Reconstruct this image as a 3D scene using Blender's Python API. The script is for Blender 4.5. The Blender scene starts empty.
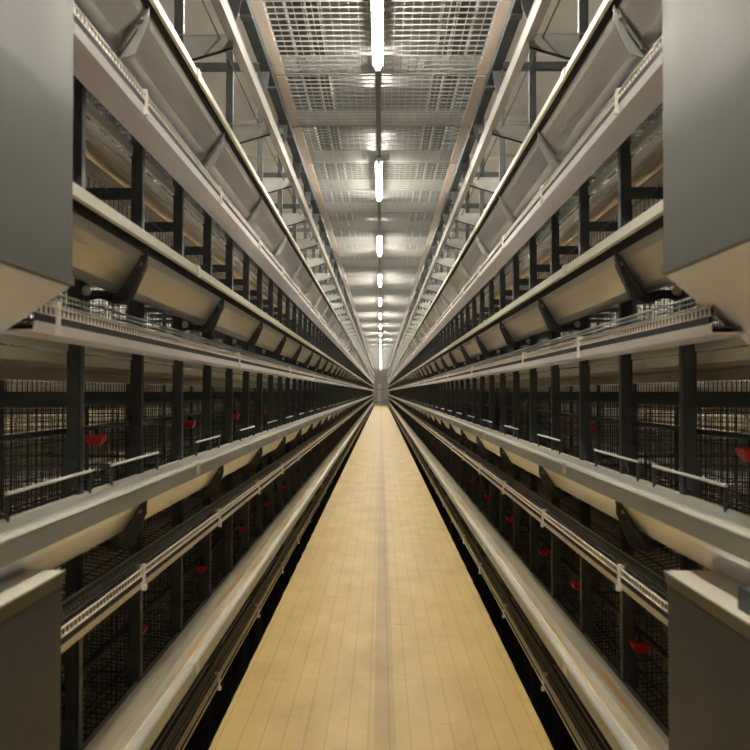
import bpy, math, random
random.seed(7)
C = bpy.context.scene.collection
H = 1.27            # eye height above the aisle floor
T = 0.65            # half distance between the trough lips
PT = 1.04 * T       # tier pitch
Y0, Y1 = 1.752, 85.0
YS = {-1: 1.752, 1: 1.934}     # where each row begins, right behind its hopper
LOW = {-1: 1.719, 1: 1.924}
MOD = 1.2

# ------------------------------------------------------------------ materials
def srgb(c): return tuple(((v / 12.92) if v <= .04045 else ((v + .055) / 1.055) ** 2.4) for v in c)
def nodes_of(m):
    m.use_nodes = True
    nt = m.node_tree
    return nt, nt.nodes['Principled BSDF']
def metal(name, col, metallic=.6, rough=.45, streak=.12, scale=(3, .35, 3), rust=0.0, rustcol=(.55, .33, .14), spangle=.0):
    m = bpy.data.materials.new(name); nt, b = nodes_of(m)
    N, L = nt.nodes, nt.links
    tc = N.new('ShaderNodeTexCoord'); mp = N.new('ShaderNodeMapping'); mp.inputs['Scale'].default_value = scale
    L.new(tc.outputs['Object'], mp.inputs['Vector'])
    nz = N.new('ShaderNodeTexNoise'); nz.inputs['Scale'].default_value = 4; nz.inputs['Detail'].default_value = 6
    L.new(mp.outputs[0], nz.inputs['Vector'])
    cr = N.new('ShaderNodeValToRGB'); c = srgb(col)
    cr.color_ramp.elements[0].position = .3; cr.color_ramp.elements[1].position = .7
    cr.color_ramp.elements[0].color = (*[v * (1 - streak) for v in c], 1)
    cr.color_ramp.elements[1].color = (*[min(1, v * (1 + streak)) for v in c], 1)
    L.new(nz.outputs['Fac'], cr.inputs['Fac'])
    out = cr.outputs[0]
    if rust > 0:
        n2 = N.new('ShaderNodeTexNoise'); n2.inputs['Scale'].default_value = 2.3; n2.inputs['Detail'].default_value = 8
        mp2 = N.new('ShaderNodeMapping'); mp2.inputs['Scale'].default_value = (16, .5, 16)
        L.new(tc.outputs['Object'], mp2.inputs['Vector']); L.new(mp2.outputs[0], n2.inputs['Vector'])
        r2 = N.new('ShaderNodeValToRGB'); r2.color_ramp.elements[0].position = .68 - rust * .25; r2.color_ramp.elements[1].position = .86 - rust * .25
        L.new(n2.outputs['Fac'], r2.inputs['Fac'])
        mx = N.new('ShaderNodeMix'); mx.data_type = 'RGBA'
        L.new(r2.outputs[0], mx.inputs['Factor']); L.new(out, mx.inputs[6]); mx.inputs[7].default_value = (*srgb(rustcol), 1)
        out = mx.outputs[2]
    L.new(out, b.inputs['Base Color'])
    b.inputs['Metallic'].default_value = metallic
    rr = N.new('ShaderNodeMapRange'); rr.inputs['To Min'].default_value = rough - .08; rr.inputs['To Max'].default_value = rough + .1
    L.new(nz.outputs['Fac'], rr.inputs['Value']); L.new(rr.outputs[0], b.inputs['Roughness'])
    return m
def plain(name, col, rough=.6, metallic=0, noise=.06, nscale=6):
    return metal(name, col, metallic, rough, noise, (nscale, nscale, nscale))
def emit(name, col, s):
    m = bpy.data.materials.new(name); nt, b = nodes_of(m)
    b.inputs['Base Color'].default_value = (*col, 1)
    b.inputs['Emission Color'].default_value = (*col, 1); b.inputs['Emission Strength'].default_value = s
    return m
M = {}
M['galv'] = metal('galvanised_sheet', (.68, .68, .65), .55, .42)
M['lip'] = metal('bright_folded_edge', (.86, .85, .78), .3, .42, .08, rust=.06)
M['trough'] = metal('trough_sheet', (.95, .95, .99), .8, .33, .1, rust=.04, rustcol=(.5, .36, .22))
M['rusty'] = metal('worn_trough_edge', (.80, .79, .73), .25, .5, .14, rust=.75, rustcol=(.78, .62, .34))
M['tray'] = metal('conveyor_tray_sheet', (.98, .96, .97), 0, .45, .08)
M['dark'] = metal('dark_galvanised', (.35, .36, .36), .6, .5, .15)
M['railm'] = metal('rail_steel', (.60, .58, .54), .4, .5, .12, rust=.3, rustcol=(.62, .38, .16))
M['post'] = metal('post_steel', (.34, .35, .35), .6, .48, .2)
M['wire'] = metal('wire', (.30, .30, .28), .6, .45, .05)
M['bwire'] = metal('grating_wire', (.62, .62, .60), .5, .4, .05)
M['plast'] = plain('white_plastic', (.94, .90, .84), .45)
M['belt'] = metal('manure_belt', (.70, .66, .60), 0, .6, .25, (3, .5, 3), rust=.2, rustcol=(.62, .5, .33))
M['red'] = plain('red_plastic', (.80, .06, .05), .4)
M['pipe'] = plain('pipe', (.62, .60, .54), .4, .3)
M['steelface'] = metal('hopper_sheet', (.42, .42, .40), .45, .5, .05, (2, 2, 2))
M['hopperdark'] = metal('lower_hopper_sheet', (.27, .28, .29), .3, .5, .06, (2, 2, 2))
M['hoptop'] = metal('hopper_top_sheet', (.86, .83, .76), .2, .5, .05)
M['cream'] = plain('cream_panel', (.88, .87, .86), .7, 0, .05, 1.5)
M['ground'] = plain('ground', (.30, .29, .27), .9)
M['darkceil'] = plain('dark_ceiling_sheet', (.50, .50, .50), .8)
M['wallm'] = plain('wall_panel', (.78, .76, .72), .8)
M['eggbelt'] = plain('egg_belt_weave', (.40, .37, .34), .8)
M['shine'] = metal('bright_zinc_strip', (.95, .94, .90), .35, .3, .05)
M['ochre'] = metal('stained_strip', (.80, .68, .48), .2, .45, .2)
M['beam'] = metal('dark_side_channel', (.24, .26, .26), .5, .5, .1)
M['near_black'] = plain('near_black_sheet', (.09, .09, .08), .7)  # near-black; stands in for shade in lip recesses and behind slots
M['whiteboard'] = plain('white_board', (.96, .95, .92), .5)
M['black'] = plain('dark_rubber', (.10, .10, .10), .6)
M['flange'] = metal('deck_flange', (.80, .74, .68), .2, .5, .06)
M['tube'] = emit('lamp_tube_glow', (1, .94, .84), 46)
M['housing'] = plain('lamp_housing', (.85, .85, .82), .4)

def floor_mat():
    m = bpy.data.materials.new('walkway_board'); nt, b = nodes_of(m); N, L = nt.nodes, nt.links
    tc = N.new('ShaderNodeTexCoord'); sp = N.new('ShaderNodeSeparateXYZ'); L.new(tc.outputs['Object'], sp.inputs[0])
    def math_(op, a, v=None, w=None):
        n = N.new('ShaderNodeMath'); n.operation = op
        for i, q in enumerate((a, v, w)):
            if q is None: continue
            if isinstance(q, (int, float)): n.inputs[i].default_value = q
            else: L.new(q, n.inputs[i])
        return n.outputs[0]
    nz = N.new('ShaderNodeTexNoise'); mp = N.new('ShaderNodeMapping'); mp.inputs['Scale'].default_value = (2.2, 1.0, 1)
    L.new(tc.outputs['Object'], mp.inputs[0]); L.new(mp.outputs[0], nz.inputs['Vector']); nz.inputs['Scale'].default_value = 2; nz.inputs['Detail'].default_value = 10
    nz.inputs['Roughness'].default_value = .62
    cr = N.new('ShaderNodeValToRGB'); e = cr.color_ramp.elements
    e[0].position = .25; e[0].color = (*srgb((.69, .56, .275)), 1); e[1].position = .75; e[1].color = (*srgb((.81, .70, .40)), 1)
    L.new(nz.outputs['Fac'], cr.inputs['Fac'])
    # long joints
    fx = math_('FRACT', math_('MULTIPLY', math_('ADD', sp.outputs['X'], 5.0), 1 / .078))
    line = math_('LESS_THAN', math_('ABSOLUTE', math_('SUBTRACT', fx, .5)), .045)
    # cross joints, alternating per strip
    cell = math_('FLOOR', math_('MULTIPLY', math_('ADD', sp.outputs['X'], 5.0), 1 / .078))
    fy = math_('FRACT', math_('ADD', math_('MULTIPLY', sp.outputs['Y'], 1 / .8), math_('MULTIPLY', math_('MODULO', cell, 3.0), .0)))
    cross = math_('MULTIPLY', math_('LESS_THAN', fy, .012), .6)
    dark = math_('MAXIMUM', line, cross)
    # fine dark scratches
    n3 = N.new('ShaderNodeTexNoise'); mp3 = N.new('ShaderNodeMapping'); mp3.inputs['Scale'].default_value = (5, 22, 1)
    L.new(tc.outputs['Object'], mp3.inputs[0]); L.new(mp3.outputs[0], n3.inputs['Vector']); n3.inputs['Scale'].default_value = 1.2; n3.inputs['Detail'].default_value = 6
    sc = N.new('ShaderNodeValToRGB'); sc.color_ramp.elements[0].position = .66; sc.color_ramp.elements[1].position = .76
    L.new(n3.outputs['Fac'], sc.inputs['Fac'])
    tot = math_('ADD', math_('MULTIPLY', dark, .22), math_('MULTIPLY', sc.outputs[0], .34))
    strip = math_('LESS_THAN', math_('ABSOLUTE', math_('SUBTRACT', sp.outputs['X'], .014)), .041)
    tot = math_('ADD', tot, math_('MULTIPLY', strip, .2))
    mx = N.new('ShaderNodeMix'); mx.data_type = 'RGBA'; L.new(tot, mx.inputs['Factor']); L.new(cr.outputs[0], mx.inputs[6])
    mx.inputs[7].default_value = (*srgb((.32, .26, .15)), 1)
    L.new(mx.outputs[2], b.inputs['Base Color']); b.inputs['Roughness'].default_value = .5
    bp = N.new('ShaderNodeBump'); bp.inputs['Strength'].default_value = .25; bp.inputs['Distance'].default_value = .004
    L.new(dark, bp.inputs['Height']); bp.invert = True; L.new(bp.outputs[0], b.inputs['Normal'])
    return m
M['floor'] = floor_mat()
for q in ('belt', 'whiteboard'):          # thin polypropylene lets light through
    nt = M[q].node_tree; b = nt.nodes['Principled BSDF']; o = nt.nodes['Material Output']
    tr = nt.nodes.new('ShaderNodeBsdfTranslucent'); tr.inputs[0].default_value = (.9, .82, .70, 1)
    mx = nt.nodes.new('ShaderNodeMixShader'); mx.inputs[0].default_value = .38
    nt.links.new(b.outputs[0], mx.inputs[1]); nt.links.new(tr.outputs[0], mx.inputs[2]); nt.links.new(mx.outputs[0], o.inputs[0])

def perforated_mat():
    # woven white egg belt: slots are real gaps made in the mesh, this only tints the ribs
    return M['plast']

# ------------------------------------------------------------------ mesh builder
class MB:
    def __init__(s): s.v = []; s.f = []
    def box(s, x0, x1, y0, y1, z0, z1):
        if x0 > x1: x0, x1 = x1, x0
        if y0 > y1: y0, y1 = y1, y0
        if z0 > z1: z0, z1 = z1, z0
        n = len(s.v)
        s.v += [(x0, y0, z0), (x1, y0, z0), (x1, y1, z0), (x0, y1, z0), (x0, y0, z1), (x1, y0, z1), (x1, y1, z1), (x0, y1, z1)]
        s.f += [tuple(n + i for i in q) for q in ((0, 3, 2, 1), (4, 5, 6, 7), (0, 1, 5, 4), (1, 2, 6, 5), (2, 3, 7, 6), (3, 0, 4, 7))]
        return s
    def prism(s, pts, y0, y1):            # closed outline in (x, z), extruded along y
        a = sum(pts[i][0] * pts[(i + 1) % len(pts)][1] - pts[(i + 1) % len(pts)][0] * pts[i][1] for i in range(len(pts)))
        if a < 0: pts = pts[::-1]
        n = len(s.v); k = len(pts)
        s.v += [(x, y0, z) for x, z in pts] + [(x, y1, z) for x, z in pts]
        s.f.append(tuple(n + i for i in range(k)))
        s.f.append(tuple(n + k + i for i in reversed(range(k))))
        for i in range(k):
            j = (i + 1) % k
            s.f.append((n + j, n + i, n + k + i, n + k + j))
        return s
    def sheet(s, line, t, y0, y1):        # open polyline in (x, z) given a thickness: a folded sheet, as prisms of a strip
        nrm = []
        for i in range(len(line)):
            a = line[max(0, i - 1)]; b = line[min(len(line) - 1, i + 1)]
            dx, dz = b[0] - a[0], b[1] - a[1]; l = math.hypot(dx, dz) or 1
            nrm.append((-dz / l * t / 2, dx / l * t / 2))
        up = [(p[0] + q[0], p[1] + q[1]) for p, q in zip(line, nrm)]
        dn = [(p[0] - q[0], p[1] - q[1]) for p, q in zip(line, nrm)]
        for i in range(len(line) - 1):
            s.prism([up[i], up[i + 1], dn[i + 1], dn[i]], y0, y1)
        return s
    def bar(s, a, b, r, k=6):             # round bar from a to b
        ax = [b[i] - a[i] for i in range(3)]; l = math.sqrt(sum(q * q for q in ax)); ax = [q / l for q in ax]
        ref = (0, 0, 1) if abs(ax[2]) < .9 else (1, 0, 0)
        u = (ax[1] * ref[2] - ax[2] * ref[1], ax[2] * ref[0] - ax[0] * ref[2], ax[0] * ref[1] - ax[1] * ref[0])
        l = math.sqrt(sum(q * q for q in u)); u = [q / l for q in u]
        w = (ax[1] * u[2] - ax[2] * u[1], ax[2] * u[0] - ax[0] * u[2], ax[0] * u[1] - ax[1] * u[0])
        n = len(s.v)
        for p in (a, b):
            for i in range(k):
                t = 2 * math.pi * i / k
                s.v.append(tuple(p[j] + r * (math.cos(t) * u[j] + math.sin(t) * w[j]) for j in range(3)))
        for i in range(k):
            j = (i + 1) % k
            s.f.append((n + i, n + j, n + k + j, n + k + i))
        s.f.append(tuple(n + i for i in reversed(range(k)))); s.f.append(tuple(n + k + i for i in range(k)))
        return s
    def tube(s, pts, r, k=6):
        for a, b in zip(pts, pts[1:]): s.bar(a, b, r, k)
        return s
    def ball(s, c, r, k=10):
        n = len(s.v); R = k // 2
        for i in range(R + 1):
            ph = math.pi * i / R
            for j in range(k):
                th = 2 * math.pi * j / k
                s.v.append((c[0] + r * math.sin(ph) * math.cos(th), c[1] + r * math.sin(ph) * math.sin(th), c[2] + r * math.cos(ph)))
        for i in range(R):
            for j in range(k):
                a = n + i * k + j; b = n + i * k + (j + 1) % k
                s.f.append((a, a + k, b + k, b))
        return s
    def build(s, name, mat, parent=None, side=1, off=(0, 0, 0), smooth=False):
        v = [(side * (p[0]) - off[0], p[1] - off[1], p[2] - off[2]) for p in s.v]
        f = s.f if side > 0 else [tuple(reversed(q)) for q in s.f]
        me = bpy.data.meshes.new(name); me.from_pydata(v, [], f); me.materials.append(M[mat] if isinstance(mat, str) else mat)
        if smooth: me.polygons.foreach_set('use_smooth', [True] * len(me.polygons))
        o = bpy.data.objects.new(name, me); C.objects.link(o)
        if parent: o.parent = parent
        else: o.location = off
        return o
def tag(o, label=None, cat=None, group=None, kind=None):
    if label: o['label'] = label
    if cat: o['category'] = cat
    if group: o['group'] = group
    if kind: o['kind'] = kind
    return o
def thing(name, label, cat, loc, group=None, kind=None):
    o = bpy.data.objects.new(name, None); C.objects.link(o); o.location = loc; o.empty_display_size = .1
    return tag(o, label, cat, group, kind)
def child_copy(o, parent, dy=0):
    c = o.copy(); C.objects.link(c); c.parent = parent
    if dy: c.location = (o.location[0], o.location[1] + dy, o.location[2])
    return c
def copy_tree(o, loc, label=None, group=None):
    r = o.copy(); C.objects.link(r); r.location = loc
    if label: r['label'] = label
    if group: r['group'] = group
    for ch in list(o.children):
        c = ch.copy(); C.objects.link(c); c.parent = r
        for g in list(ch.children):
            d = g.copy(); C.objects.link(d); d.parent = c
    return r
SIDE = {-1: 'left', 1: 'right'}
def tz(k): return H + (k - 2) * PT        # world height of the tier origin (tier 2 = eye level)
TN = ['lowest', 'lower', 'middle', 'upper']

# ------------------------------------------------------------------ setting
def struct(name, mb, mat): return tag(mb.build(name, mat), kind='structure')
W = .944 * T
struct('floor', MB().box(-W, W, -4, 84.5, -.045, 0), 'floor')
struct('floor_base', MB().box(-5.2, 5.2, -5, 92, -.62, -.56), 'ground')
struct('wall_far', MB().box(-5.2, 5.2, 88, 88.2, -.6, 6.4), 'wallm')
struct('wall_near', MB().box(-5.2, 5.2, -5.2, -5, -.6, 6.4), 'wallm')
struct('wall_left', MB().box(-5.2, -5.0, -5, 88, -.6, 6.4), 'wallm')
struct('wall_right', MB().box(5.0, 5.2, -5, 88, -.6, 6.4), 'wallm')
struct('ceiling', MB().box(-5.2, 5.2, -5, 88, 6.0, 6.2), 'darkceil')
struct('floor_end', MB().box(-4.9, 4.9, 84.6, 88, -.05, .02), 'cream')

ZC = H + 2.20                              # underside of the walkway overhead
# solid deck under the upper cages, on both sides of the walkway
for s in (-1, 1):
    t = MB()
    t.box(.83, 2.15, -4, 85, ZC + .08, ZC + .10)
    for i in range(75):
        y = -3.4 + i * 1.2
        t.box(.83, 2.15, y, y + .03, ZC + .05, ZC + .08)
    struct('trim_deck_' + SIDE[s], t, 'cream') if False else tag(t.build('upper_deck_sheet', 'cream', side=s),
        'beige sheet deck under the upper cages above the %s-hand row' % SIDE[s], 'deck')

# ------------------------------------------------------------------ overhead walkway
GY0 = -2.1 - 0.0
g = MB()
GW = .665; PL = 1.16
x = -GW
nx = 26
for i in range(nx):
    xx = -GW + 2 * GW * i / (nx - 1)
    g.box(xx - .0028, xx + .0028, 0, PL, .004, .012)
for i in range(15):
    yy = PL * i / 14
    g.box(-GW, GW, yy - .003, yy + .003, -.004, .004)
gp = thing('grating_panel', 'nearest wire grating panel of the overhead walkway', 'grating', (0, -2.0, ZC), 'wire grating panels overhead')
g.build('wire_mesh', 'bwire', gp)
for s in (-1, 1):
    MB().box(GW, .735, 0, PL, -.006, .03).build('edge_flange', 'flange', gp, side=s)
for i in range(72):
    y = -2.18 + i * 1.2
    lab = 'wire grating panel with beige edge flanges in the overhead walkway'
    if i == 0: gp.location = (0, y, ZC); gp['label'] = lab
    else: copy_tree(gp, (0, y, ZC), lab)
cb = thing('cross_beam', 'grey cross beam carrying the overhead wire grating', 'beam', (0, 0, ZC), 'cross beams above the overhead grating')
MB().prism([(-.735, .015), (.735, .015), (.735, .12), (-.735, .12)], 0, .004).build('web', 'galv', cb)
MB().box(-.735, .735, 0, .045, .013, .017).build('bottom_flange', 'galv', cb)
for i in range(72):
    y = -1.02 + i * 1.2
    if i == 0: cb.location = (0, y, ZC)
    else: copy_tree(cb, (0, y, ZC))
for s in (-1, 1):
    t = thing('walkway_side_beam', 'dark channel beam along the %s edge of the overhead walkway' % SIDE[s], 'beam', (s * .77, -3, ZC - .06))
    off = (s * .77, -3, ZC - .06)
    MB().sheet([(.80, ZC - .06), (.737, ZC - .06), (.737, ZC + .02), (.80, ZC + .02)], .005, -3, 85).build('channel', 'beam', t, s, off)
    for i in range(72):
        y = -.95 + i * 1.2
        if i == 0: lug = MB().box(.733, .80, 0, .06, ZC - .075, ZC - .062).build('cleat', 'dark', t, s, (off[0], 0, off[2])); lug.location = (0, y + 3, 0)
        else: child_copy(lug, t, i * 1.2)

# lamps
def lamp(loc, label, group):
    t = thing('tube_lamp', label, 'lamp', loc, group)
    MB().bar((0, 0, 0), (0, 1.55, 0), .019, 10).build('lamp_tube', 'tube', t, smooth=False)
    MB().prism([(-.034, .018), (-.020, .036), (-.020, .05), (.020, .05), (.020, .036), (.034, .018)], -.02, 1.57).build('lamp_housing', 'housing', t)
    for yy in (-.02, 1.53): MB().box(-.016, .016, yy, yy + .035, -.016, .017).build('end_cap', 'housing', t)
    return t
ordn = ['nearest', 'second nearest', 'third nearest', 'fourth nearest']
L0 = None
for i in range(-2, 20):
    y = 4.28 + 4.02 * i
    lab = 'glowing white tube lamp far down the line overhead' if i > 3 else ('glowing white tube lamp overhead behind the camera' if i < 0 else '%s glowing white tube lamp in the line under the overhead walkway' % ordn[i])
    if L0 is None: L0 = lamp((-.02, y, H + 2.115), lab, 'tube lamps over the aisle')
    else: copy_tree(L0, (-.02, y, H + 2.115), lab)
tag(MB().box(-.038, -.002, -4, 84.6, H + 2.166, H + 2.196).build('lamp_conduit', 'dark'), 'long dark conduit running between the tube lamps overhead', 'conduit')
for sx, n in ((0, 'unseen tube lamps added above the overhead walkway'), (-2.85, 'tube lamps over the aisle beyond the left row'), (2.85, 'tube lamps over the aisle beyond the right row')):
    for i in range(0, 20):  # the upper-level set is unseen, added behind the conduit to light trough lips
        copy_tree(L0, (-.044 if sx == 0 else sx, 4.28 + 4.02 * i, 5.949 if sx == 0 else (H + 2.115)),
                  'white tube lamp ' + ('added unseen above the grating to light the upper troughs' if sx == 0 else 'glimpsed through the cages of the %s-hand row' % ('left' if sx < 0 else 'right')), n)

# ------------------------------------------------------------------ feed troughs
def prof(k, pts): z = tz(k); return [(x * T, z + q * T) for x, q in pts]
def make_trough(s, k, detail=True, shift=0.0, label=None, flip=False, zoff=0):
    Y0 = (LOW[s], 1.48, YS[s], YS[s])[k]
    off = (s * 1.1 * T, Y0, tz(k) + zoff)
    t = thing('feed_trough', label or 'long %s feed trough of the %s tier along the %s row' % ('galvanised grey', TN[k], SIDE[s]), 'feed trough', off)
    z = tz(k)
    body = MB()
    line = prof(k, [(.995, .60), (1.02, .555), (1.10, .45), (1.14, .43), (1.18, .44), (1.205, .49), (1.21, .60)])
    body.sheet([(p[0] + .003, p[1]) if i == 0 else p for i, p in enumerate(line)], .004, Y0, Y1)
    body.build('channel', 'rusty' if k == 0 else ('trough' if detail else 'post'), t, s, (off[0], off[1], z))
    lip = MB()
    if k > 1: lip.sheet(prof(k, [(1.0, .655), (.972, .66), (.970, .622), (.982, .620)]), .005, Y0, Y1)
    else:
        lip.sheet(prof(k, [(1.005, .64), (1.0, .662), (.972, .664), (.968, .655)]), .005, Y0, Y1)
        MB().sheet(prof(k, [(.968, .652), (.966, .595), (.99, .585)]), .004, Y0, Y1).build('lip_face', 'galv', t, s, (off[0], off[1], z))
    if detail and k > 1: MB().sheet(prof(k, [(1.0, .65), (.994, .585)]), .004, Y0, Y1).build('lip_shade_strip', 'near_black', t, s, (off[0], off[1], z))  # dark strip painted for the shade in the recess under the lip
    lip.build('front_lip', 'lip', t, s, (off[0], off[1], z))
    rl = MB(); rl.sheet(prof(k, [(1.21, .595), (1.21, .625), (1.23, .625), (1.23, .60)]), .005, Y0, Y1)
    rl.build('rear_lip', 'galv' if k == 0 else 'lip', t, s, (off[0], off[1], z))
    if not detail: return t
    # bracket hugging the underside, curling back to the post
    out = [(.985, .60), (1.005, .575), (1.085, .440), (1.125, .415), (1.20, .430), (1.255, .415), (1.29, .355), (1.275, .345), (1.235, .385), (1.19, .395), (1.115, .37), (1.045, .395), (.985, .53)]
    inn = [(1.0, .585), (1.02, .553), (1.095, .436), (1.13, .412), (1.2, .425), (1.26, .41), (1.295, .35)]
    n = (len([1 for i in range(80) if 2.46 + i * MOD < Y1 - .1]))
    br = None
    for i in range(n):
        y = 2.46 + i * MOD
        if br is None:
            b = MB().prism([(p[0] * T, z + p[1] * T) for p in out], 0, .005)
            b.sheet([(p[0] * T, z + (p[1] - .012) * T) for p in inn], .006, -.012, .045)
            b.bar((1.03 * T, -.012, z + .505 * T), (1.10 * T, -.012, z + .405 * T), .004)
            br = b.build('bracket', 'galv' if k == 3 else 'dark', t, s, (off[0], 0, z)); br.location = (0, y - Y0, 0)
            bb = MB().ball((1.012 * T, -.006, z + .54 * T), .007, 8)
            bo = bb.build('bolt', 'galv', br, s, (off[0], 0, z))
            knob = MB().ball((1.20 * T, 0, z + .412 * T), .014, 12).build('pivot_cap', 'plast', t, s, (off[0], 0, z)); knob.location = (0, y - .09 - Y0, 0)
            cov = MB().sheet(prof(k, [(1.0, .668), (.965, .668), (.962, .607)]), .003, 0, .05).build('joint_sleeve', 'lip', t, s, (off[0], 0, z)); cov.location = (0, y - Y0 + .6, 0)
        else:
            c = child_copy(br, t, i * MOD); d = bo.copy(); C.objects.link(d); d.parent = c
            child_copy(knob, t, i * MOD)
            if i % 2 == 0: child_copy(cov, t, i * MOD)
    return t
for s in (-1, 1):
    for k in range(4):
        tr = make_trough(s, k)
        if k == 0: tr['label'] = 'rust-streaked lowest feed trough beside the walkway on the %s' % SIDE[s]
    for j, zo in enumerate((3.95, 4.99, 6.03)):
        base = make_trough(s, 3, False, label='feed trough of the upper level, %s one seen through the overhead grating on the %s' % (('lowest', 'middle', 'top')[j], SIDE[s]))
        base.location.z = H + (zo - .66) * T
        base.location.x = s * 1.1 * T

# ------------------------------------------------------------------ egg conveyors
def make_egg(s, k):
    Y0 = LOW[s] if k < 2 else (1.85 if (k == 2 and s > 0) else YS[s])
    z = tz(k)
    off = (s * 1.1 * T, Y0, z)
    t = thing('egg_conveyor', 'beige egg collection tray of the %s tier with white slotted edge on the %s' % (TN[k], SIDE[s]), 'egg conveyor', off)
    MB().sheet(prof(k, [(1.041, .216), (1.047, .186), (1.185, .186), (1.187, .215)]), .004, Y0, Y1).build('tray', 'tray', t, s, off)
    MB().sheet(prof(k, [(1.052, .205), (1.18, .205)]), .004, Y0, Y1).build('belt', 'eggbelt', t, s, off)
    p = MB()                                       # slotted white strip: individual ribs between two rails
    p.box(1.038 * T, 1.044 * T, Y0, Y1, z + .216 * T, z + .240 * T)
    p.box(1.052 * T, 1.054 * T, Y0, Y1, z + .235 * T, z + .270 * T)  # dark sheet added behind the slots so the gaps read as shaded
    p.build('strip_rail_dark_back', 'near_black', t, s, off)
    r = MB()
    r.box(1.036 * T, 1.046 * T, Y0, Y1, z + .240 * T, z + .2435 * T)
    r.box(1.036 * T, 1.046 * T, Y0, Y1, z + .268 * T, z + .2715 * T)
    y = Y0
    while y < 40:
        r.box(1.040 * T, 1.0415 * T, y, y + .013, z + .243 * T, z + .269 * T); y += .026
    r.box(1.037 * T, 1.045 * T, 40, Y1, z + .243 * T, z + .269 * T)
    r.build('slotted_strip', 'plast', t, s, off)
    w = MB()
    for q in ((1.060, .283), (1.078, .326), (1.07, .305)):
        w.bar((q[0] * T, Y0, z + q[1] * T), (q[0] * T, Y1, z + q[1] * T), .0028 if q[1] != .305 else .0014, 6)
    y = Y0
    while y < 30:
        w.box(1.05 * T, 1.053 * T, y, y + .002, z + .23 * T, z + .285 * T)
        w.box(1.072 * T, 1.075 * T, y, y + .002, z + .283 * T, z + .326 * T); y += .025
    w.build('wire_guard', 'bwire', t, s, off)
    c0 = None
    for i in range(69):
        y = 1.35 + i * MOD + (.0 if k != 2 else -.69)
        if y < Y0 + .05: continue
        if c0 is None:
            c0 = MB().box(1.028 * T, 1.045 * T, 0, .012, z + .20 * T, z + .275 * T).box(1.022 * T, 1.040 * T, -.004, .016, z + .178 * T, z + .20 * T).box(1.03 * T, 1.065 * T, -.002, .014, z + .272 * T, z + .29 * T)
            c0 = c0.build('clip', 'plast', t, s, (off[0], 0, off[2])); c0.location = (0, y - Y0, 0); yc = y
        elif k != 2 or i % 2 == 1: child_copy(c0, t, y - yc)
    return t
for s in (-1, 1):
    for k in range(4): make_egg(s, k)

# ------------------------------------------------------------------ posts
PX = 1.235 * T
def make_post(s, tall):
    t = thing('cage_post', 'post', 'post', (s * PX, 0, -.5))
    off = (s * PX, 0, -.5)
    top = ZC + .05 if tall else tz(3) + .62 * T
    x0, x1 = PX - .014, PX + .022
    u = MB().sheet([(x0, 0), (x0, 1)], .001, 0, .001) if False else MB()
    u.box(x0, x0 + .004, 0, .032, -.56, top).box(x1 - .004, x1, 0, .032, -.56, top).box(x0, x1, 0, .004, -.56, top)
    u.build('upright', 'post', t, s, off)
    for k in range(4):
        z = tz(k)
        a = MB().box(PX + .02, 2.0, .006, .014, z - .06 * T, z + .0 * T).box(PX + .02, 2.0, .006, .034, z - .004, z)
        a.build('cross_arm', 'post', t, s, off)
        gz = z + .60 * T
        MB().prism([(PX - .012, gz), (PX + .034, gz), (PX + .026, gz + .11), (PX - .010, gz + .11)], -.006, -.002).ball((PX, -.008, gz + .03), .007, 8).build('foot_gusset', 'dark', t, s, off)
    if tall:
        z = H
        MB().prism([(.905 * T, z + 2.19 * T), (1.25 * T, z + 2.19 * T), (1.25 * T, z + 2.0 * T), (.905 * T, z + 2.10 * T)], .004, .008).box(.905 * T, 1.25 * T, .0, .03, z + 2.186 * T, z + 2.194 * T).build('rail_bracket', 'galv', t, s, off)
        MB().prism([(.905 * T, z + 2.10 * T), (1.25 * T, z + 2.0 * T), (1.25 * T, z + 2.012 * T), (.905 * T, z + 2.112 * T)], -.006, .004).build('rail_bracket_edge', 'near_black', t, s, off)
        MB().box(1.0 * T, 2.0, .0, .035, z + 2.64 * T, z + 2.645 * T).box(1.0 * T, 2.0, .0, .004, z + 2.64 * T, z + 2.70 * T).build('tie_bar', 'dark', t, s, off)
        kb = [(PX - .01, ZC - .05), (.74, ZC - .05), (.755, ZC - .16), (PX - .01, ZC - .27)]
        MB().prism(kb, .004, .009).build('knee_plate', 'dark', t, s, off)
    return t
for s in (-1, 1):
    A = make_post(s, True); B = make_post(s, False)
    fa = fb = True
    for i in range(2, 139):
        y = 1.15 + .6 * i + .006
        tall = (i % 2 == 0)
        lab = 'dark steel post of the %s-hand cage row, %s' % (SIDE[s], 'tall one reaching the overhead walkway' if tall else 'shorter one ending at the upper trough')
        grp = '%s-hand %s cage posts' % (SIDE[s], 'tall' if tall else 'short')
        if tall and fa: A.location.y = y; tag(A, lab, None, grp); fa = False
        elif not tall and fb: B.location.y = y; tag(B, lab, None, grp); fb = False
        else: copy_tree(A if tall else B, (s * PX, y, -.5), lab, grp)
    # far side of the same row
    q = MB()
    for i in range(70):
        y = 1.15 + 1.2 * i
        q.box(2.003, 2.03, y, y + .03, -.56, ZC + .045)
    tag(q.build('rear_cage_post', 'post', side=s), 'dark posts on the far side of the %s-hand row' % SIDE[s], 'posts', kind='stuff')

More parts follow.
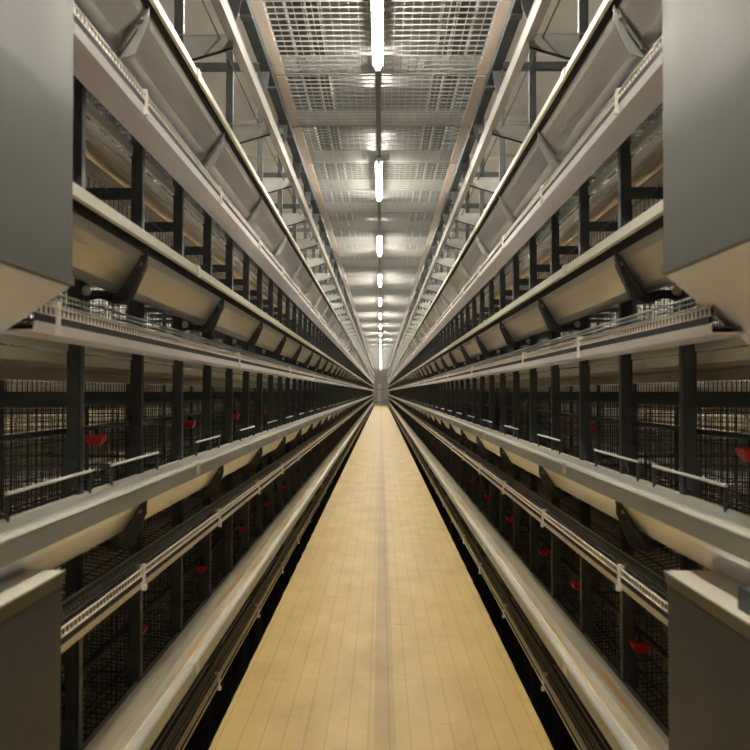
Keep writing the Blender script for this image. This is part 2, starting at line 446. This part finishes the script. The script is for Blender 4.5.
# ------------------------------------------------------------------ rails above the upper trough
for s in (-1, 1):
    Y0 = .75
    off = (s * .9 * T, Y0, H + 2.2 * T)
    t = thing('hopper_rail', 'grey track rail above the upper trough on the %s, carried on brackets' % SIDE[s], 'rail', off)
    z = H
    MB().sheet([(.935 * T, z + 2.15 * T), (.885 * T, z + 2.15 * T), (.875 * T, z + 2.21 * T)], .005, Y0, Y1).build('angle', 'railm', t, s, off)
    MB().bar((.875 * T, Y0, z + 2.215 * T), (.875 * T, Y1, z + 2.215 * T), .005, 8).build('rolled_edge', 'railm', t, s, off)
    o = MB().bar((.99 * T, Y0, z + 2.17 * T), (.99 * T, Y1, z + 2.17 * T), .0035, 6).build('steel_cable', 'wire', side=s)
    tag(o, 'thin steel cable running beside the track rail on the %s' % SIDE[s], 'cable')

# ------------------------------------------------------------------ cage interiors
Y0 = 1.95
def wires_floor(s, k):
    z = tz(k); t = MB()
    y = Y0
    while y < Y1:
        t.prism([(1.187 * T, z + .21 * T), (2.15 * T, z + .36 * T), (2.15 * T, z + .364 * T), (1.187 * T, z + .214 * T)], y, y + .0025)
        y += .05 if y < 30 else .1
    for i in range(9):
        f = i / 8; x = (1.187 + .96 * f) * T; q = z + (.21 + .15 * f) * T
        t.box(x, x + .004, Y0, Y1, q - .003, q + .001)
    t.sheet([(1.187 * T, z + .212 * T), (1.232 * T, z + .240 * T)], .003, Y0, Y1)
    return tag(t.build('cage_floor', 'wire', side=s), 'sloping wire floor of the %s tier cages on the %s' % (TN[k], SIDE[s]), 'cage floor')
def grille(s, k):
    z = tz(k); t = MB(); y = Y0; x = PX + .062
    while y < Y1:
        t.box(x, x + .0022, y, y + .0022, z + .26 * T, z + 1.0 * T)
        y += .05 if y < 35 else .1
    for q in (.30, .60, .64, .98): t.box(x, x + .003, Y0, Y1, z + q * T, z + q * T + .003)
    return tag(t.build('cage_front_grille', 'wire', side=s), 'thin vertical wire front of the %s tier cages on the %s' % (TN[k], SIDE[s]), 'grille')
for s in (-1, 1):
    for k in range(4):
        wires_floor(s, k)
        if k < 3: grille(s, k)
        z = tz(k)
        o = MB()
        o.sheet([(1.33 * T, z + .13 * T), (1.33 * T, z + .10 * T), (2.13 * T, z + .10 * T)], .004, Y0, Y1)
        tag(o.build('manure_belt', 'belt', side=s), 'wide beige manure belt under the %s tier cages on the %s' % (TN[k], SIDE[s]), 'belt')
        o = MB().sheet([(2.18 * T, z + .10 * T), (3.0 * T, z + .10 * T)], .004, Y0, Y1)
        tag(o.build('manure_belt', 'belt', side=s), 'beige manure belt behind the centre screen, %s tier on the %s' % (TN[k], SIDE[s]), 'belt')
        for j, (xx, zz, col) in enumerate(((1.262, .165, 'shine'), (1.29, .115, 'shine'), (1.36, .045, 'ochre'))):
            o = MB().box(xx * T, (xx + .018) * T, Y0, Y1, z + zz * T, z + (zz + .045) * T)
            tag(o.build('support_rail', 'belt' if (j == 2 and k < 3) else col, side=s), '%s pale support rail under the %s tier cages on the %s' % (('upper', 'lower', 'inner')[j], TN[k], SIDE[s]), 'rail')
    # centre screen, full height
    c = MB(); y = Y0
    while y < Y1:
        c.box(2.15 * T, 2.15 * T + .003, y, y + .003, -.3, H + 2.0); y += .05 if y < 35 else .1
    for k in range(4):
        for j in range(9): c.box(2.15 * T, 2.15 * T + .003, Y0, Y1, tz(k) + (.36 + j * .07) * T, tz(k) + (.36 + j * .07) * T + .003)
    tag(c.build('centre_screen', 'wire', side=s), 'long wire screen down the middle of the %s-hand cage row' % SIDE[s], 'wire screen')
    # partitions
    pt = MB()
    for k in range(4):
        z = tz(k)
        for j in range(12):
            xx = PX + .07 + j * .1
            pt.box(xx, xx + .0026, 0, .0026, z + .27 * T, z + .93 * T)
        for j in range(10):
            q = z + (.3 + j * .07) * T
            pt.box(PX + .07, 1.99, .0026, .005, q, q + .0026)
    lab = 'wire partition between two cages of the %s-hand row' % SIDE[s]
    po = pt.build('cage_partition', 'wire', side=s, off=(s * PX, 0, 0))
    tag(po, lab, 'partition', 'wire partitions of the %s-hand row' % SIDE[s])
    po.location.y = 1.17 + 1.2 + .02
    for i in range(3, 139):
        c = po.copy(); C.objects.link(c); c.location = (s * PX, 1.19 + .6 * i, 0)
    # drinker lines with red cups
    for k in (0, 1):
        z = tz(k) + .827 * T
        x = 1.253 * T + .012
        off = (s * x, Y0, z)
        t = thing('drinker_line', 'drinker pipe with red cups in the %s tier on the %s' % (TN[k], SIDE[s]), 'drinker line', off)
        MB().bar((x + .01, Y0, z + .035), (x + .01, Y1, z + .035), .008, 8).build('pipe', 'black', t, s, off)
        if s < 0: ys = ([2.61, 3.88] if k else [3.08, 4.16])
        else: ys = ([2.02, 3.59, 4.26] if k else [2.9, 3.8, 4.6])
        while ys[-1] < 83: ys.append(ys[-1] + 1.2)
        c0 = None
        for y in ys:
            if c0 is None:
                cup = MB().prism([(x - .02, z - .006), (x + .02, z - .006), (x + .026, z + .014), (x - .026, z + .014)], -.026, .026)
                cup.prism([(x - .012, z - .016), (x + .012, z - .016), (x + .02, z - .006), (x - .02, z - .006)], -.018, .018)
                c0 = cup.build('drinker_cup', 'red', t, s, (off[0], 0, off[2])); c0.location = (0, y - Y0, 0); c0['label'] = 'red plastic cup'; yb = y
                nip = MB().bar((x, 0, z + .012), (x, 0, z + .034), .006, 8).build('nipple', 'black', c0, s, (off[0], 0, off[2]))
            else:
                cc = child_copy(c0, t, y - yb); child_copy(nip, cc)
    # sliding gate bars in front of the lower tiers
    for k in (1,):
        z = H - .265 * PX * 1.0
        g0 = None
        for i in range(69):
            y = (1.41 if s < 0 else 1.55) + 1.2 * i + (0 if i else .47 if s < 0 else .5)
            if g0 is None:
                g0 = thing('cage_gate', 'pale gate bar with hinged wires in the %s-hand cage fronts' % SIDE[s], 'gate', (s * (PX - .02), y, tz(1) + .62 * T), 'gate bars of the %s-hand row' % SIDE[s])
                off = (s * (PX - .02), y, tz(1) + .62 * T)
                MB().bar((PX - .02, y, z), (PX - .02, y + .55, z), .0042, 8).build('top_bar', 'lip', g0, s, off)
                for yy in (y + .005, y + .54):
                    MB().box(PX - .022, PX - .014, yy, yy + .008, tz(1) + .62 * T, z).build('stile', 'wire', g0, s, off)
            else: copy_tree(g0, (g0.location.x, y, g0.location.z))

# ------------------------------------------------------------------ far aisles: backs of these rows and fronts of the next
for s in (-1, 1):
    for (xm, dirn, nm) in ((2.036, 1, 'far side of the %s-hand row' % SIDE[s]), (3.9, -1, 'next row beyond the %s-hand aisle' % SIDE[s])):
        for k in range(4):
            z = tz(k); o = MB()
            X = lambda q: xm + dirn * (1.22 - q) * T * 1.0 if dirn > 0 else xm - (1.22 - q) * T
            o.sheet([(X(a), z + b * T) for a, b in [(.97, .615), (.972, .66), (.998, .655), (1.02, .555), (1.1, .45), (1.18, .44), (1.22, .62)]], .005, 3, Y1)
            tag(o.build('feed_trough', 'lip', side=s), '%s tier feed trough glimpsed through the cages on the %s' % (TN[k], nm), 'feed trough')
            o = MB().sheet([(X(a), z + b * T) for a, b in [(1.04, .27), (1.047, .186), (1.185, .186)]], .005, 3, Y1)
            tag(o.build('egg_conveyor', 'tray', side=s), '%s tier egg tray glimpsed through the cages on the %s' % (TN[k], nm), 'egg conveyor')
    c = MB(); y = 3
    while y < 60:
        c.box(3.95, 3.956, y, y + .005, -.3, H + 2.0); y += .075
    for j in range(34): c.box(3.95, 3.956, 3, Y1, -.3 + j * .1, -.3 + j * .1 + .005)
    tag(c.build('back_screen', 'bwire', side=s), 'wire screen of the next cage row beyond the far aisle on the %s' % SIDE[s], 'wire screen')
    tag(MB().box(2.2, 3.88, 0, 84.6, H + 2.165, H + 2.19).build('far_walkway_soffit', 'cream', side=s), 'sheet soffit over the aisle beyond the %s-hand row' % SIDE[s], 'soffit')
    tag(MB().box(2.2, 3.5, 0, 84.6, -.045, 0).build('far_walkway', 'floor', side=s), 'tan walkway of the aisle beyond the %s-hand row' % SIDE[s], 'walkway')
    o = MB().box(4.0, 4.9, 3, Y1, -.4, -.38)
    for k in range(4): o.box(4.0, 4.9, 3, Y1, tz(k) + .1, tz(k) + .12)
    tag(o.build('shelf_decks', 'belt', side=s), 'stacked belts of the outermost cage row on the %s' % SIDE[s], 'belt')

# ------------------------------------------------------------------ hoppers at the near ends
def hopper_up(s, c, d1, zb, xo, zo):
    x1 = 1.02
    off = (s * c, d1 - 1.0, H + zb)
    t = thing('feed_hopper', 'blurred grey sheet-metal hopper at the upper %s edge, close to the camera' % SIDE[s], 'hopper', off)
    y0, y1 = d1 - 1.0, d1
    e = (xo - c) ; sl = (zo - zb) / e
    zx = H + zb + sl * (x1 - c)
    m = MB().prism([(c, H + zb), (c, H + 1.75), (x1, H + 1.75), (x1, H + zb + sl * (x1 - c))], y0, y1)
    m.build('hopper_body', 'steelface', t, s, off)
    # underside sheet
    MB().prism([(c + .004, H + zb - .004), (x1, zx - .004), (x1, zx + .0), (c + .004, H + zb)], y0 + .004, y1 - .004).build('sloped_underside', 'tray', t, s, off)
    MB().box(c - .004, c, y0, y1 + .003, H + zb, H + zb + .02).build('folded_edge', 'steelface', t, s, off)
hopper_up(-1, .60, 1.74, .207, .737, .114)
hopper_up(1, .60, 1.91, .250, .77, .109)
def hopper_low(s, c, d1, z, block):
    off = (s * c, d1 - 1.0, -.5)
    y0, y1 = d1 - 1.0, d1
    t = thing('feed_box', 'blurred dark sheet-metal box with pale top at the lower %s corner' % SIDE[s], 'box', off)
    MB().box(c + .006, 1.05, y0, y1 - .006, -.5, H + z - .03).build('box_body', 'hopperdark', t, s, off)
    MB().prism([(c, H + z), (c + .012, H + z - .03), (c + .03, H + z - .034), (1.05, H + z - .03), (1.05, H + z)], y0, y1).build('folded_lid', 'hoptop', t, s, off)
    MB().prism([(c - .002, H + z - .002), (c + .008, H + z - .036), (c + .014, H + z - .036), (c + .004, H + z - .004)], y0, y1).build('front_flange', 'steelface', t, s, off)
    if block: MB().box(c + .022, c + .12, 1.53, 1.58, H + z, H + z + .04).build('latch_block', 'dark', t, s, off)
hopper_low(-1, .60, 1.715, -.338, False)
hopper_low(1, .60, 1.92, -.378, True)

# ------------------------------------------------------------------ far end of the aisle
t = thing('end_door', 'pale door in the far end wall at the vanishing end of the aisle', 'door', (-.1, 87.9, 0))
MB().box(-.32, .0, 87.92, 87.998, 0.02, 2.1).build('door_leaf', 'plast', t, 1, (-.1, 87.9, 0))
MB().box(-.06, -.03, 87.84, 87.92, 1.0, 1.15).build('door_handle', 'dark', t, 1, (-.1, 87.9, 0))
t = thing('end_gantry', 'grey steel frame crossing the far end of the aisle', 'frame', (0, 85.6, 0))
for x in (-.72, .72): MB().box(x - .05, x + .05, 85.6, 85.7, .02, 3.4).build('upright', 'galv', t, 1, (0, 85.6, 0))
for z in (.25, 1.45, 3.3): MB().box(-.8, .8, 85.56, 85.6, z, z + .12).build('crossbar', 'galv', t, 1, (0, 85.6, 0))
for x in (.25, .5):
    tag(MB().prism([(x, .02), (x + .2, .02), (x + .2, .6), (x, .6)], 86.2, 86.5).build('control_cabinet', 'galv'), 'small grey box behind the frame at the far end, %s one' % ('inner' if x < .4 else 'outer'), 'box')

# ------------------------------------------------------------------ world, camera
w = bpy.data.worlds.new('World'); bpy.context.scene.world = w; w.use_nodes = True
w.node_tree.nodes['Background'].inputs[0].default_value = (1, .93, .82, 1); w.node_tree.nodes['Background'].inputs[1].default_value = .02
cam = bpy.data.cameras.new('camera'); co = bpy.data.objects.new('camera', cam); C.objects.link(co)
cam.sensor_width = 36; cam.lens = 36 * 900 / 750; cam.clip_end = 200; cam.clip_start = .05
co.location = (0, 0, H)
co.rotation_euler = (math.radians(90) + math.atan(17 / 900), 0, math.atan(6 / 900))
cam.dof.use_dof = True; cam.dof.focus_distance = 6.5; cam.dof.aperture_fstop = 6.3
bpy.context.scene.camera = co
vs = bpy.context.scene.view_settings
vs.view_transform = 'Standard'; vs.look = 'None'; vs.gamma = 1; vs.use_curve_mapping = False; vs.exposure = 2.2
